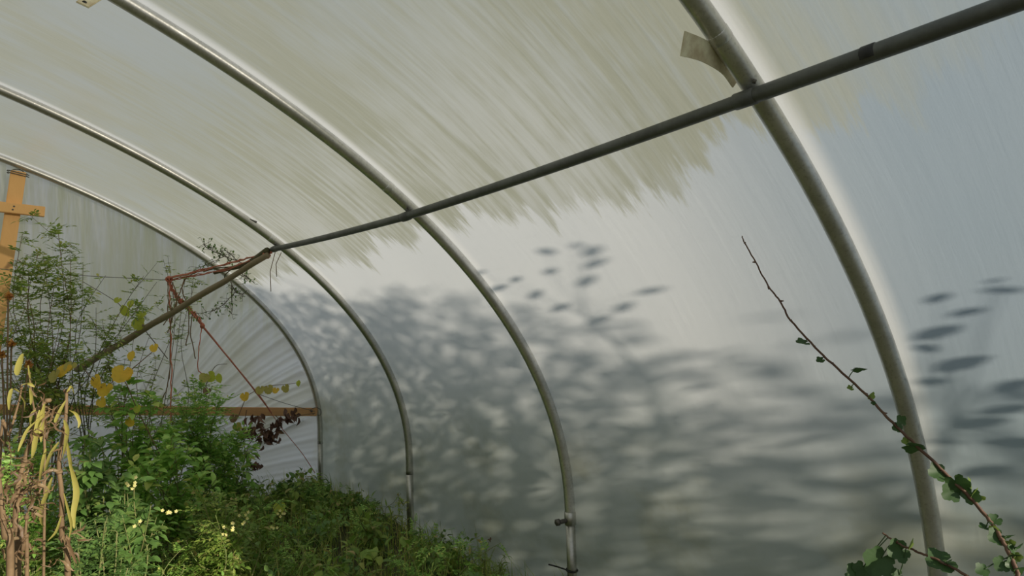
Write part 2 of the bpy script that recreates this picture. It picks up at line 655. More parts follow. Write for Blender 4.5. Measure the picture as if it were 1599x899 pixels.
def build_floor():
    mb = MB()
    n = 90
    def h(x, y):
        v = .018 * math.sin(x * 5.1 + y * 2.2) + .014 * math.sin(y * 7.3 - x * 3.1) - .012
        if x < 5.3 and 2.2 < y < 5.5: v += .05 * math.exp(-((x - 4.2) ** 2 + (y - 4.2) ** 2) / .9)
        return min(v, .02) if x > 5.2 else v
    xs = [-9 + 11 * i / 25 for i in range(25)] + [2 + 4.2 * i / n for i in range(n)] + [6.2 + 8 * i / 15 for i in range(16)]
    ys = [-12 + 12 * i / 20 for i in range(20)] + [6.2 * i / n for i in range(n)] + [6.2 + 6 * i / 12 for i in range(13)]
    mb.quadstrip([[Vector((x, y, h(x, y))) for y in ys] for x in xs])
    mb.f = [tuple(reversed(f)) for f in mb.f]
    mb.f = [tuple(reversed(f)) for f in mb.f]
    o = mb.build('floor', M['soil'])
    tag(o, 'dark earth floor under the weeds', 'floor', kind='structure')


build_floor()


# ------------------------------------------------------------------ hoops
HOOP_LABEL = ['nearest and thickest steel hoop, crossing the right of the photo',
              'second steel hoop with a bolted lug low on its leg',
              'third steel hoop, where the purlin and the brace pole end',
              'far steel hoop edging the pleated end wall']


def sub(pts):
    return [Vector(p) for p in pts]


for k in range(4):
    y = HY[k]
    root = thing('steel_hoop', HOOP_LABEL[k], 'hoop', (A + DX[k], y, 0), 'arched steel hoops of the tunnel')
    ZJ = .40 if k == 1 else .36
    def hp(t): 
        p = prof(t, DX[k], DZ[k])
        return Vector((p.x, y, p.y))
    tj = ZJ / (SPR + DZ[k]) - 1
    mb = MB()
    ts = [tj + (0 - tj) * i / 4 for i in range(4)] + [PI * i / 160 for i in range(161)] + [PI + .02]
    mb.tube([hp(t) for t in ts], RT, 20)
    tube = mb.build('hoop_tube', M['galv_rusty'] if k in (0, 1) else M['galv'], root)
    # the ground tube the hoop leg sits in
    g = MB()
    base = hp(-1)
    g.tube([Vector((base.x, y, -.05)), Vector((base.x, y, ZJ * .5)), Vector((base.x, y, ZJ + .01))], RT * .93 if k == 1 else RT * .97, 20)
    g.build('ground_tube', M['galv'], root, label='lighter ground tube under the hoop leg')
    # swaged collar where two tube lengths meet, just above the purlin
    c = MB()
    tc = .575
    c.tube([hp(tc - .0035), hp(tc - .003), hp(tc + .003), hp(tc + .0035)], [RT * .99, RT * 1.04, RT * 1.04, RT * .99], 20)
    c.build('collar', M['galv_rusty'], root)
    if k == 1:
        lug = MB()
        p = aty(873, 804, y)
        jx = hp(tj)
        d = (p - jx)
        d.z = 0
        d.normalize()
        s = Vector((0, 0, 1))
        a0 = Vector((jx.x, y, ZJ + .01)) - Vector((.012, 0, 0))
        lug.tube([a0, a0 + Vector((-.066, -.003, .004)), a0 + Vector((-.067, -.003, .004))], [.010, .010, .006], 10)
        b = lug.build('bolt', M['bolt'], root, label='protruding bolt at the leg joint')
        nut = MB()
        e = a0 + Vector((-.058, -.003, .004))
        nut.tube([e, e + Vector((-.013, 0, 0))], .016, 6)
        nut.build('nut', M['bolt'], b)
        band = MB()
        band.tube([Vector((jx.x, y, ZJ - .012)), Vector((jx.x, y, ZJ - .010)), Vector((jx.x, y, ZJ + .045)), Vector((jx.x, y, ZJ + .047))],
                  [RT, RT * 1.12, RT * 1.12, RT], 20)
        band.build('collar', M['galv'], root)
    if k == 2:
        p = aty(397, 348, y)
        best = min((hp(i * PI / 600) for i in range(60, 160)), key=lambda q: (q - p).length)
        pin = MB()
        pin.tube([best + Vector((.010, -.018, .018)), best + Vector((-.030, -.016, .030))], .006, 8)
        pin.build('pin', M['bolt'], root, label='small pale pin at the tube joint')
    if k == 0:
        pts = spline([aty(1150, 128, y + .035), aty(1132, 102, y + .03), aty(1100, 80, y + .02), aty(1066, 68, y + .015)], 6)
        wid = [(.033 if i < 16 else .030) for i in range(len(pts))]
        upv = (_u * .9 + _r * .35).normalized()
        top, bot = [], []
        mbs = MB()
        rows = []
        for i, p in enumerate(pts):
            t = i / (len(pts) - 1)
            tg = (pts[min(i + 1, len(pts) - 1)] - pts[max(i - 1, 0)]).normalized()
            vz = (upv - tg * upv.dot(tg)).normalized()
            nn = tg.cross(vz)
            hw = .016 + .008 * t
            rows.append([p - vz * hw - nn * .0015, p + vz * hw - nn * .0015, p + vz * hw + nn * .0015, p - vz * hw + nn * .0015])
        n0 = mbs.quadstrip(rows, close=True)
        mbs.f.append((n0 + 3, n0 + 2, n0 + 1, n0))
        e = n0 + 4 * (len(pts) - 1)
        mbs.f.append((e, e + 1, e + 2, e + 3))
        mbs.build('strap', M['strap'], root, smooth=False, label='curved yellowed strap with brown stains')
    if k == 1:
        # flat drilled plate fixed to the hoop further up, its end just in the frame
        q = aty(176, -22, y)
        e = aty(131, 6, y - .03)
        ax = (e - q).normalized()
        ay = Vector((0, -.35, .9))
        ay = (_f.cross(ax)).normalized()
        az = ax.cross(ay)
        pl = MB()
        pl.box((q + e) / 2, ax, ay, az, (e - q).length / 2 + .008, .021, .003, .002)
        plo = pl.build('bracket', M['strap'], root, smooth=False, label='flat drilled plate near the roof')
        hl = MB()
        cc = e - ax * .004 - _f * .004
        hl.tube([cc, cc + _f * .010], .007, 12)
        hl.build('bolt', M['black'], plo)  # black disc standing in for the dark drilled hole

# ------------------------------------------------------------------ purlin
pu = [aty(1172, 140, HY[0]), aty(642, 328, HY[1]), aty(426, 392, HY[2])]
RP = .0155
# keep the pipe just under each hoop
for i in range(3):
    t = min((j * PI / 2000 for j in range(250, 500)), key=lambda t: (Vector((prof(t, DX[i], DZ[i]).x, 0, prof(t, DX[i], DZ[i]).y)) - Vector((pu[i].x, 0, pu[i].z))).length)
    q = prof(t, DX[i], DZ[i], -(RT + RP + .0005))
    pu[i] = Vector((q.x, HY[i], q.y))
root = thing('purlin', 'long dark steel purlin running under the hoops', 'pipe', pu[0])
d01 = (pu[0] - pu[1]).normalized()
near = aty(1599, -4, .30)
near = pu[0] + (Vector((pu[0].x - .015, -1.1, pu[0].z + .03)) - pu[0])
mb = MB()
end2 = pu[2] + (pu[2] - pu[1]).normalized() * .045
mb.tube([end2] + [pu[2].lerp(pu[1], i / 8) + Vector((0, 0, -.006 * math.sin(PI * i / 8))) for i in range(9)] + [pu[1].lerp(pu[0], i / 8) + Vector((0, 0, -.006 * math.sin(PI * i / 8))) for i in range(1, 9)] + [pu[0] + d01 * .03], RP, 16)
mb.build('purlin_tube', M['purlin'], root)
mb = MB()
mb.tube([pu[0] + d01 * .0, pu[0] + (near - pu[0]) * .02, pu[0] + (near - pu[0]) * .5, near], RP * 1.08, 16)
mb.build('purlin_tube', M['purlin'], root)
for i in range(3):
    c = MB()
    dd = (pu[max(i - 1, 0)] - pu[i]).normalized() if i else d01
    c.tube([pu[i] - dd * .030, pu[i] - dd * .028, pu[i] + dd * .020, pu[i] + dd * .022], [RP, RP * 1.18, RP * 1.18, RP], 16)
    cl = c.build('clamp', M['purlin'], root)
    b = MB()
    q = pu[i] + Vector((-.004, -.020, .026))
    b.tube([q, q + Vector((-.002, -.005, .006))], .0045, 6)
    b.build('bolt', M['bolt'], cl)
# dark clip on the near length
t = .36
pc = pu[0].lerp(near, .135)
dd = (near - pu[0]).normalized()
c = MB()
cs_, cu_ = dd.cross(Vector((0, 0, 1))).normalized(), None
cu_ = cs_.cross(dd)
if cs_.dot(_f) > 0: cs_ = -cs_
c.quadstrip([[pc + dd * x_ + (cs_ * math.cos(w) + cu_ * math.sin(w)) * RP * r_ for w in [math.radians(-35 + 15 * q_) for q_ in range(9)]] for x_, r_ in ((-.013, 1.08), (-.012, 1.17), (.012, 1.17), (.013, 1.08))])
c.build('clip', M['black'], root, label='dark clip around the pipe')

# ------------------------------------------------------------------ timber frame and rail of the end wall
YT = 5.525
ax, ay, az = Vector((1, 0, 0)), Vector((0, 1, 0)), Vector((0, 0, 1))
top = aty(29, 268, YT)
mid = aty(4, 440, YT)
dirp = (mid - top).normalized()
ground = top + dirp * (top.z / -dirp.z)
fr = thing('timber_cross', 'orange wooden post with a crosspiece wired to the far hoop', 'wooden frame', (ground.x, YT, 0))
px_ = Vector((-dirp.z, 0, dirp.x)).normalized()
mb = MB()
mb.box((top + ground) / 2, px_, ay, dirp, .043, .022, (top - ground).length / 2, .004)
mb.build('post', M['timber'], fr, smooth=False)
c0, c1 = aty(-60, 316, YT - .042), aty(70, 331, YT - .042)
dc = (c1 - c0).normalized()
mb = MB()
mb.box((c0 + c1) / 2, dc, ay, dc.cross(ay), (c1 - c0).length / 2, .019, .034, .003)
mb.build('crosspiece', M['timber'], fr, smooth=False)
for q in (aty(22, 322, YT - .063), aty(20, 327, YT - .063)):
    n_ = MB()
    n_.tube([q, q + Vector((0, .01, 0))], .006, 8)
    n_.build('nail', M['bolt'], fr)
lp = MB()
for dz_ in (0, .014):
    lp.tube(spline([top + px_ * .05 + Vector((0, -.024, -.03 + dz_)), top + px_ * -.05 + Vector((0, -.026, -.02 + dz_)), top + px_ * -.055 + Vector((0, .03, -.015 + dz_)), top + Vector((.0, .08, .02 + dz_)), top + px_ * .055 + Vector((0, .03, -.02 + dz_)), top + px_ * .05 + Vector((0, -.024, -.03 + dz_))], 5), .0028, 6)
lp.build('wire_loop', M['wire'], fr)

r0, r1 = aty(-40, 639, YT), aty(494, 643, YT)
dr = (r1 - r0).normalized()
rl = thing('timber_rail', 'brown wooden rail fixed across the end wall low down', 'wooden rail', (r1.x, YT, 0))
mb = MB()
mb.box((r0 + r1) / 2, dr, ay, dr.cross(ay), (r1 - r0).length / 2, .022, .033, .004)
mb.build('rail', M['rail'], rl, smooth=False)
n_ = MB()
q = aty(486, 642, YT - .02)
n_.tube([q, q + Vector((0, -.012, 0))], .008, 8)
n_.build('bolt', M['bolt'], rl)
lp = MB()
lp.tube(spline([aty(484, 640, YT - .028), aty(493, 636, YT - .02), aty(501, 640, YT + .02), aty(500, 648, YT + .02), aty(488, 646, YT - .028)], 5), .0025, 6)
lp.build('wire_loop', M['wire'], rl)

# ------------------------------------------------------------------ brace pole, branch, twine
b0 = pu[2] + Vector((-.035, .01, -.035))
b1 = aty(120, 577, 5.30)
bp = thing('brace_pole', 'weathered wooden pole slanting down from the purlin end', 'pole', b1)
mb = MB()
bpts = [b0.lerp(b1, i / 14) + Vector((0, 0, .003 * math.sin(i * 1.7))) * (1 if 0 < i < 14 else 0) for i in range(15)]
mb.tube(bpts, [.0165 + .001 * math.sin(i * 2.1) + .006 * i / 14 for i in range(15)], 10)
po = mb.build('pole', M['pole'], bp)
kn = MB()
for f_ in (.47, .62, .80):
    kn = MB()
    q = b0.lerp(b1, f_)
    kn.tube([q + Vector((0, -.01, .01)), q + Vector((-.01, -.035, .03))], [.010, .005], 7)
    kn.build('knot', M['pole'], bp)

br = thing('mossy_branch', 'dark mossy branch tied to the end of the purlin with red twine', 'branch', pu[2])
mb = MB()
bb = spline([pu[2] + Vector((-.03, .04, -.005)), aty(385, 412, 4.35), aty(355, 420, 4.6), aty(335, 426, 4.75)], 6)
mb.tube(bb, [.019 - .008 * i / (len(bb) - 1) for i in range(len(bb))], 8)
for q, e, r in ((.5, aty(318, 424, 4.8), .004), (.6, aty(352, 437, 4.6), .004), (.8, aty(296, 430, 4.9), .003)):
    p = bb[int(q * (len(bb) - 1))]
    mb.tube(spline([p, p.lerp(e, .5) + rv(.03), e], 4), r, 5)
mb.build('branch_wood', M['moss'], br)


def rope(pts, r, n=8, jit=.004, strands=2):
    mb = MB()
    c = spline(pts, n)
    for s in range(strands):
        o = [p + (rv(jit) if 0 < i < len(c) - 1 else Vector((0, 0, 0))) + Vector((0, 0, (s - .5) * r * 1.4)) for i, p in enumerate(c)]
        mb.tube(o, r, 6)
    return mb


tw = thing('baler_twine', 'red baler twine stretched from the purlin end to the far hoop foot', 'twine', aty(265, 435, 4.9))
rope([pu[2] + Vector((-.01, .02, -.018)), aty(380, 405, 4.3), aty(330, 418, 4.6), aty(262, 434, 4.9)], .0042, 8, .006, 2).build('strand', M['twine'], tw)
rope([aty(405, 401, 4.15), aty(350, 421, 4.5), aty(290, 432, 4.8), aty(264, 438, 4.9)], .0035, 8, .006, 2).build('strand', M['twine'], tw)
rope([aty(262, 436, 4.9), aty(270, 455, 4.92), aty(281, 470, 4.95), aty(300, 488, 5.0), aty(318, 511, 5.05)], .005, 8, .012, 4).build('strand', M['twine'], tw)
rope([aty(284, 472, 4.95), aty(318, 511, 5.05), aty(400, 612, 5.3), aty(424, 645, 5.4)], .0045, 8, .002, 2).build('strand', M['twine'], tw)
rope([aty(424, 645, 5.4), aty(440, 668, 5.42), aty(470, 705, 5.48), aty(492, 738, 5.52)], .0028, 6, .001, 1).build('strand', M['twine'], tw)
rope([aty(315, 510, 5.05), aty(311, 540, 5.0), aty(309, 575, 4.98), aty(318, 583, 4.98)], .0032, 6, .003, 1).build('strand', M['twine'], tw)
rope([aty(264, 438, 4.88), aty(266, 500, 4.85), aty(268, 570, 4.8), aty(267, 640, 4.7), aty(262, 690, 4.65), aty(272, 735, 4.6), aty(280, 742, 4.6)], .0040, 8, .006, 1).build('strand', M['twine'], tw)
kn = MB()
for c_, r_ in ((aty(264, 436, 4.89), .020), (aty(283, 471, 4.94), .018), (aty(291, 478, 4.95), .016), (aty(316, 509, 5.04), .016), (aty(416, 398, 4.0), .022)):
    kn = MB()
    for _ in range(7):
        a_ = rv(1).normalized()
        b_ = a_.orthogonal().normalized()
        c2 = a_.cross(b_)
        kn.tube([c_ + (b_ * math.cos(w) + c2 * math.sin(w)) * r_ * random.uniform(.8, 1.1) for w in [i * 2 * PI / 9 for i in range(10)]], .0035, 5)
    kn.build('knot', M['twine'], tw)

st = thing('straw_strands', 'pale dead bindweed strands dangling over the red twine', 'dead stems', aty(275, 440, 4.88))
for path in ([(270, 440), (276, 470), (268, 500), (262, 520)], [(288, 436), (280, 460), (272, 480), (255, 508)], [(262, 440), (263, 470), (261, 500)],
             [(292, 434), (284, 450), (293, 478), (295, 510), (290, 540)], [(268, 470), (266, 530), (264, 590), (255, 620), (232, 655), (226, 690)], [(300, 490), (298, 520), (305, 560)]):
    mb = MB()
    pp = spline([aty(a, b, 4.84) for a, b in path], 6)
    mb.tube([p + rv(.004) for p in pp], .0035, 5)
    mb.build('stem', M['straw'], st)
for a, b in ((423, 455), (432, 432)):
    mb = MB()
    q = pu[2] + Vector((.0 + (a - 423) * .004, -.01, -.02))
    mb.tube([q, aty(a - 1, (392 + b) / 2, HY[2] - .01), aty(a, b, HY[2] - .01)], .0022, 5)
    s_ = mb.build('dangling_thread', M['straw'], None)
    tag(s_, 'thin thread dangling from the purlin end at the third hoop, ' + ('the longer left one' if a == 423 else 'the shorter right one'), 'thread', 'threads dangling from the purlin end')
for (a, b), (c, d), lb in (((-20, 418), (258, 437), 'upper dark wire stretched from the wooden post to the knotted twine'), ((398, 613), (492, 642), 'thin dark cord running down to the right end of the wooden rail')):
    mb = MB()
    mb.tube(spline([aty(a, b, 5.0 if a < 0 else 5.3), aty((a + c) / 2, (b + d) / 2 + 2, 4.95 if a < 0 else 5.4), aty(c, d, 4.9 if a < 0 else 5.49)], 8), .0022, 5)
    tag(mb.build('wire', M['wire']), lb, 'wire')
mb = MB()
p0 = Vector((A + DX[1], HY[1], prof(-.3, DX[1], DZ[1]).y))
zt = aty(895, 889, HY[1]).z
ring = [Vector((A + DX[1] + math.cos(w) * (RT + .002), HY[1] + math.sin(w) * (RT + .002), zt + .003 * math.sin(w))) for w in [i * 2 * PI / 20 for i in range(21)]]
mb.tube(ring, .0035, 6)
mb.tube([ring[14], aty(872, 885, HY[1] - .05), aty(857, 881, HY[1] - .08)], .0035, 6)
tag(mb.build('cable_tie', M['black']), 'black tie looped round the second hoop leg near the ground', 'cable tie')


# ------------------------------------------------------------------ plants
def stems_of(base, tips, bend=.25, n=9, wob=0.0):
    out = []
    for tp in tips:
        b = Vector(base) + Vector((random.uniform(-.03, .03), random.uniform(-.03, .03), 0))
        m1 = b.lerp(tp, .45) + Vector(((b.x - tp.x) * bend * .6, (b.y - tp.y) * bend * .6, abs(tp.z - b.z) * bend * .35)) + rv(.03)
        if wob:
            m0, m2 = b.lerp(m1, .55) + rv(wob), m1.lerp(tp, .5) + rv(wob)
            out.append(spline([b, m0, m1 + rv(wob), m2, Vector(tp)], max(3, n // 2)))
        else:
            out.append(spline([b, m1, Vector(tp)], n))
    return out


def along(curve, t):
    f = t * (len(curve) - 1)
    i = min(int(f), len(curve) - 2)
    return curve[i].lerp(curve[i + 1], f - i), (curve[i + 1] - curve[i]).normalized()


def pinnate(mb, p, d, nrm, L, pairs, ll, lw):
    "a feather leaf: leaflets in pairs on a short stalk"
    d = d.normalized()
    s = d.cross(nrm)
    if s.length < 1e-4: s = d.orthogonal()
    s.normalize()
    n = s.cross(d)
    for i in range(pairs):
        t = (i + 1) / (pairs + .6)
        q = p + d * (L * t) - n * (L * .25 * t * t)
        k = 1 - .35 * t
        for sg in (-1, 1):
            mb.leaf(q, (s * sg + d * .45 + rv(.15)), n + rv(.2), ll * k, lw * k, .15, .15, (0, .9, .75, 0))
    mb.leaf(p + d * L - n * (L * .25), d, n, ll, lw, .15, .2, (0, .9, .75, 0))
    mb.tube([p, p + d * (L * .5) - n * (L * .06), p + d * L - n * L * .25], .0012, 3, False)


def foliage(mb, curves, kind, size, per, t0=.25, spread=1.0):
    for c in curves:
        for _ in range(per):
            t = random.uniform(t0, 1.0) ** .8
            p, tg = along(c, t)
            side = rv(1)
            side = (side - tg * side.dot(tg)).normalized()
            d = (side * spread + tg * .35 + Vector((0, 0, random.uniform(-.25, .35)))).normalized()
            up = (Vector((0, 0, 1)) + rv(.5)).normalized()
            s = size * random.uniform(.6, 1.25)
            if kind == 'pinnate':
                pinnate(mb, p, d, up, s * 2.2, random.randint(2, 4), s * .8, s * .38)
            elif kind == 'fine':
                pinnate(mb, p, d, up, s * 1.7, random.randint(1, 3), s * 1.0, s * .42)
            elif kind == 'ovate':
                q = p + d * s * .5
                mb.leaf(q, d, up, s * 1.25, s * .75, .2, .3, (0, .8, 1, .7, 0))
            elif kind == 'lance':
                mb.leaf(p, d, up, s * 1.8, s * .35, .2, .5, (0, .7, 1, .8, .4, 0))
            elif kind == 'lobed':
                mb.lobed(p + d * s * .4, d, up, s * 1.2, .2)
            elif kind == 'feather':
                pinnate(mb, p, d + tg * .8, up, s * 2.0, 6, s * .45, s * .09)


def plant(name, label, cat, base, tips, leaf, size, per, lm, sm, group=None, rs=.004, t0=.25, bend=.25, twigs=0, spread=1.0, extra=None):
    base = Vector(base)
    root = thing(name, label, cat, base, group)
    fine = leaf == 'fine' and rs > .0045
    cs = stems_of(base, tips, bend, 9, .09 if fine else .03)
    if fine: rs *= .6
    tw_ = []
    for _ in range(twigs):
        c = random.choice(cs)
        p, tg = along(c, random.uniform(.35, .95))
        e = p + (rv(1) + tg * (.2 if fine else .6) + Vector((0, 0, .05 if fine else .25))).normalized() * random.uniform(.08, .26 if fine else .22) * (Vector(tips[0]) - base).length * .5
        tw_.append(spline([p, p.lerp(e, .5) + rv(.02), e], 4))
    mb = MB()
    for c in cs: mb.tube(c, [rs * (1 - .7 * i / (len(c) - 1)) for i in range(len(c))], 5)
    for c in tw_: mb.tube(c, [rs * .45 * (1 - .5 * i / (len(c) - 1)) for i in range(len(c))], 4)
    mb.build('stem', sm, root)
    fo = MB()
    foliage(fo, cs, leaf, size, per, t0, spread)
    if tw_: foliage(fo, tw_, leaf, size, max(2, int(per * (.45 if fine else .35))), .05, spread)
    fo.build('foliage', lm, root)
    if extra: extra(root)
    return root


def yellow_leaf(root, px, py, y, size, mat, kind='lobed', d=None, name='leaf', label=None):
    mb = MB()
    p = aty(px, py, y)
    dd = d or Vector((random.uniform(-.6, .6), -.3, -.8))
    nn = (-_f + rv(.35)).normalized()
    p = p - dd.normalized() * size * .3
    if kind == 'lobed': mb.lobed(p, dd, nn, size, .18, 3, .18)
    else: mb.leaf(p - dd.normalized() * size * .2, dd, nn, size, size * .7, .15, .2, (0, .8, 1, .8, 0))
    return mb.build(name, mat, root, label=label)


def gx(px, py, y):
    p = aty(px, py, y)
    return (p.x, y, 0)


# tall fine-leaved climber at the left, arching over (several plants)
t = [aty(a, b, 4.5 + random.uniform(-.2, .2)) for a, b in ((35, 365), (90, 352), (60, 395), (75, 415), (100, 430), (45, 420), (85, 445), (110, 400), (25, 410), (20, 440), (68, 400))]
plant('fine_leaved_shrub', 'tall airy shrub with tiny green leaves beside the wooden post', 'shrub', gx(70, 700, 4.5), t, 'fine', .036, 34, M['fine'], M['bark'], None, .007, .45, .3, 34)
t = [aty(a, b, 4.6) for a, b in ((130, 412), (205, 470), (165, 430), (245, 440), (180, 520), (150, 480), (225, 430))]
plant('fine_leaved_shrub', 'thin bare-looking shrub whose twigs reach right under the wire', 'shrub', gx(120, 700, 4.6), t, 'fine', .034, 14, M['fine'], M['twig'], None, .007, .4, .45, 16)
t = [aty(a, b, 4.3) for a, b in ((10, 470), (40, 480), (-20, 500), (60, 500), (95, 500), (110, 520))]
plant('fine_leaved_shrub', 'leafy shrub below the tall one, at the left photo edge', 'shrub', gx(40, 720, 4.3), t, 'fine', .036, 26, M['fine'], M['bark'], None, .006, .3, .3, 18)
t = [aty(a, b, 4.95) for a, b in ((255, 405), (262, 400), (290, 425), (305, 440))]
plant('fine_leaved_shrub', 'small-leaved sprig tangled in the knotted red twine', 'shrub', gx(255, 690, 4.95), t, 'fine', .030, 18, M['fine'], M['twig'], None, .006, .55, .2, 12)
t = [aty(a, b, 4.9) for a, b in ((175, 545), (215, 480), (160, 500), (235, 520), (195, 560), (240, 580))]
plant('fine_leaved_shrub', 'loose shrub crossing the slanting pole with sparse small leaves', 'shrub', gx(190, 720, 4.9), t, 'fine', .036, 22, M['fine'], M['bark'], None, .006, .3, .3, 14)


def dead_twigs(name, label, pts_list, y):
    root = thing(name, label, 'twig', aty(*pts_list[0][0], y))
    mb = MB()
    fo = MB()
    for pl in pts_list:
        c = spline([aty(a, b, y) for a, b in pl], 5)
        mb.tube([p + rv(.004) for p in c], [.0035 * (1 - .5 * i / len(c)) for i in range(len(c))], 4)
        for i in range(2, len(c)):
            for _ in range(3):
                e = c[i] + rv(.06)
                mb.tube([c[i], e], .0014, 3)
                fo.leaf(e, rv(1), Vector((0, 0, 1)), .022, .012)
    mb.build('stem', M['twig'], root)
    fo.build('foliage', M['dark'], root)


dead_twigs('dead_twig', 'dry twig spray above the mossy branch against the far hoop', [[(378, 410), (350, 400), (325, 388), (318, 381)], [(360, 408), (345, 392)], [(350, 400), (330, 410), (312, 418)], [(375, 410), (352, 390)]], 4.7)
dead_twigs('dead_twig', 'dry twig hanging below the brace pole in front of the far hoop', [[(376, 430), (385, 432), (391, 436)], [(360, 440), (368, 455), (380, 461)], [(368, 455), (350, 474), (335, 484), (305, 490)], [(362, 445), (362, 490)]], 4.7)

# orange seed heads
def seed_plant():
    y = 4.0
    hs = [(18, 535), (45, 568), (3, 553), (13, 462)]
    root = thing('seed_head_plant', 'dried plant with rusty orange seed heads at the left edge', 'plant', gx(15, 720, y))
    mb = MB()
    for a, b in hs:
        tp = aty(a, b, y)
        mb.tube(spline([Vector(root.location), Vector(root.location).lerp(tp, .5) + rv(.03), tp], 6), [.004] * 13, 5)
    mb.build('stem', M['straw'], root)
    for a, b in hs:
        fo = MB()
        c = aty(a, b, y)
        for _ in range(26):
            d = rv(1).normalized()
            fo.leaf(c, d + Vector((0, 0, -.2)), rv(1), .024, .014, .3, .3, (0, .9, 1, 0))
        fo.build('seed_head', M['orange'], root)


seed_plant()

# main bushes; px, top py, depth, spread (px), leaf
def bush(label, px, py, y, spread, drop, nst, leaf, size, per, mat, twigs=10, name='leafy_bush', cat='bush', stem=None, extra=None, t0=.2, group=None):
    tips = []
    for i in range(nst):
        a = px + random.uniform(-1, 1) * spread
        f = abs(a - px) / spread
        tips.append(aty(a, py + drop * (f ** 1.6) + random.uniform(0, drop * .55), y + random.uniform(-.28, .28)))
    for q in tips:
        q.x = min(q.x, 5.36)
        q.z = max(q.z, .12)
    b = aty(px, py, y)
    return plant(name, label, cat, (min(b.x, 5.3), y, 0), tips, leaf, size, per, mat, stem or M['greenstem'], group, .005, t0, .35, twigs, extra=extra)


def yl(items, mat='yellow'):
    def f(root):
        for it in items: yellow_leaf(root, *it[:4], M[it[4] if len(it) > 4 else mat], it[5] if len(it) > 5 else 'lobed')
    return f


def flowers(items):
    def f(root):
        for px, py, y, n in items:
            c = aty(px, py, y)
            for _ in range(n):
                q = c + rv(.03)
                mb = MB()
                for k in range(5):
                    w = k * 2 * PI / 5
                    mb.leaf(q, Vector((math.cos(w), math.sin(w) * .4 - .4, math.sin(w))), Vector((0, -1, 0)), .008, .006, .1, .1, (0, 1, .8, 0))
                mb.build('flower', M['pale'], root)
    return f


bush('feathery green bush standing right of the hanging twine', 315, 585, 4.75, 75, 110, 15, 'pinnate', .046, 38, M['bush'], 22)
bush('dense green bush in front of the wooden rail, under the yellow leaves', 205, 590, 4.35, 80, 100, 15, 'ovate', .046, 46, M['bush'], 22)
bush('broad-leaved green bush just right of the dried stalks', 150, 660, 3.6, 60, 110, 13, 'ovate', .042, 40, M['dark'], 16)  # darker leaf colour tones down the direct sun here
bush('bushy plant below the left end of the wooden rail', 60, 655, 3.9, 70, 90, 11, 'pinnate', .042, 26, M['bush'], 14)
bush('dark bush below the middle of the wooden rail', 362, 645, 4.95, 45, 100, 13, 'ovate', .042, 34, M['bush'], 14)
bush('tall bush in the middle of the thicket, taller than its low neighbours', 270, 650, 3.9, 85, 100, 15, 'ovate', .040, 44, M['bush'], 18)
bush('dark leafy mound at the foot of the far hoop', 465, 745, 4.95, 75, 60, 14, 'ovate', .042, 30, M['dark'], 14, extra=yl([(436, 796, 4.2, .085, 'lime')]))
bush('low dark mound spreading between the far and the third hoop', 560, 775, 4.4, 70, 60, 13, 'ovate', .036, 30, M['dark'], 14)
bush('green weed bush carrying small pale cream flowers', 350, 765, 3.3, 70, 80, 12, 'pinnate', .036, 26, M['weed'], 14, extra=flowers([(355, 824, 3.05, 5), (380, 808, 3.0, 5), (372, 826, 3.0, 4), (440, 803, 3.2, 5), (424, 830, 3.1, 3)]))
bush('green bush with a small yellow flower head, lower left of the thicket', 215, 740, 3.2, 65, 90, 13, 'ovate', .036, 40, M['dark'], 14, extra=flowers([(208, 755, 3.0, 6), (219, 817, 2.9, 2), (265, 795, 3.0, 6)]))  # sunlit bush, leaf colour darkened to offset the sun
bush('bright yellow-green weed left of the third hoop foot', 568, 795, 3.55, 28, 40, 8, 'ovate', .042, 16, M['weed'], 5, name='leafy_weed', cat='weed')
bush('small green bush hugging the bottom of the dried stalks', 150, 790, 2.5, 55, 70, 12, 'pinnate', .026, 24, M['dark'], 8)  # dark leaf colour again holds back the sunlight
bush('feathery weed at the bottom edge below the bolted hoop side', 762, 868, 2.75, 26, 26, 9, 'feather', .030, 10, M['feather'], 6, name='feathery_weed', cat='weed', t0=.05)
bush('wiry brownish weed climbing the leg of the third hoop', 652, 778, 3.9, 8, 60, 4, 'fine', .016, 16, M['grass'], 4, name='leafy_weed', cat='weed', t0=.3)


# vine with large yellow leaves
def vine(name, label, paths, leaves, y, stem, cat='vine', r=.003):
    root = thing(name, label, cat, aty(*paths[0][0], y))
    for pth in paths:
        mb = MB()
        c = spline([aty(a, b, y) for a, b in pth], 6)
        mb.tube(c, [r * (1 - .4 * i / len(c)) for i in range(len(c))], 5)
        mb.build('stem', stem, root)
    for it in leaves: yellow_leaf(root, it[0], it[1], y - .02, it[2], M[it[3]], it[4] if len(it) > 4 else 'lobed')
    return root


vine('yellow_leaf_vine', 'vine with large golden yellow leaves on the left bush', [[(262, 735), (215, 640), (190, 590), (160, 605), (130, 575)], [(190, 590), (225, 560), (243, 545)]],
     [(188, 588, .115, 'yellow'), (199, 588, .07, 'yellow'), (153, 598, .085, 'yellow'), (163, 612, .09, 'yellow'), (160, 630, .06, 'yellow'), (241, 545, .055, 'yellow'), (205, 555, .06, 'yellow', 'ovate'), (98, 582, .09, 'yellow'), (108, 575, .07, 'drying'), (85, 590, .08, 'drying'), (205, 660, .06, 'yellow'), (215, 640, .05, 'lime')], 4.1, M['bark'])
vine('lime_leaf_vine', 'vine with round lime green leaves over the slanting pole', [[(262, 560), (230, 520), (215, 500), (195, 485), (180, 470), (130, 440)]],
     [(218, 508, .10, 'lime'), (220, 493, .065, 'lime'), (195, 485, .085, 'lime', 'ovate'), (204, 474, .06, 'lime', 'ovate'), (183, 470, .05, 'lime')], 4.8, M['twig'])
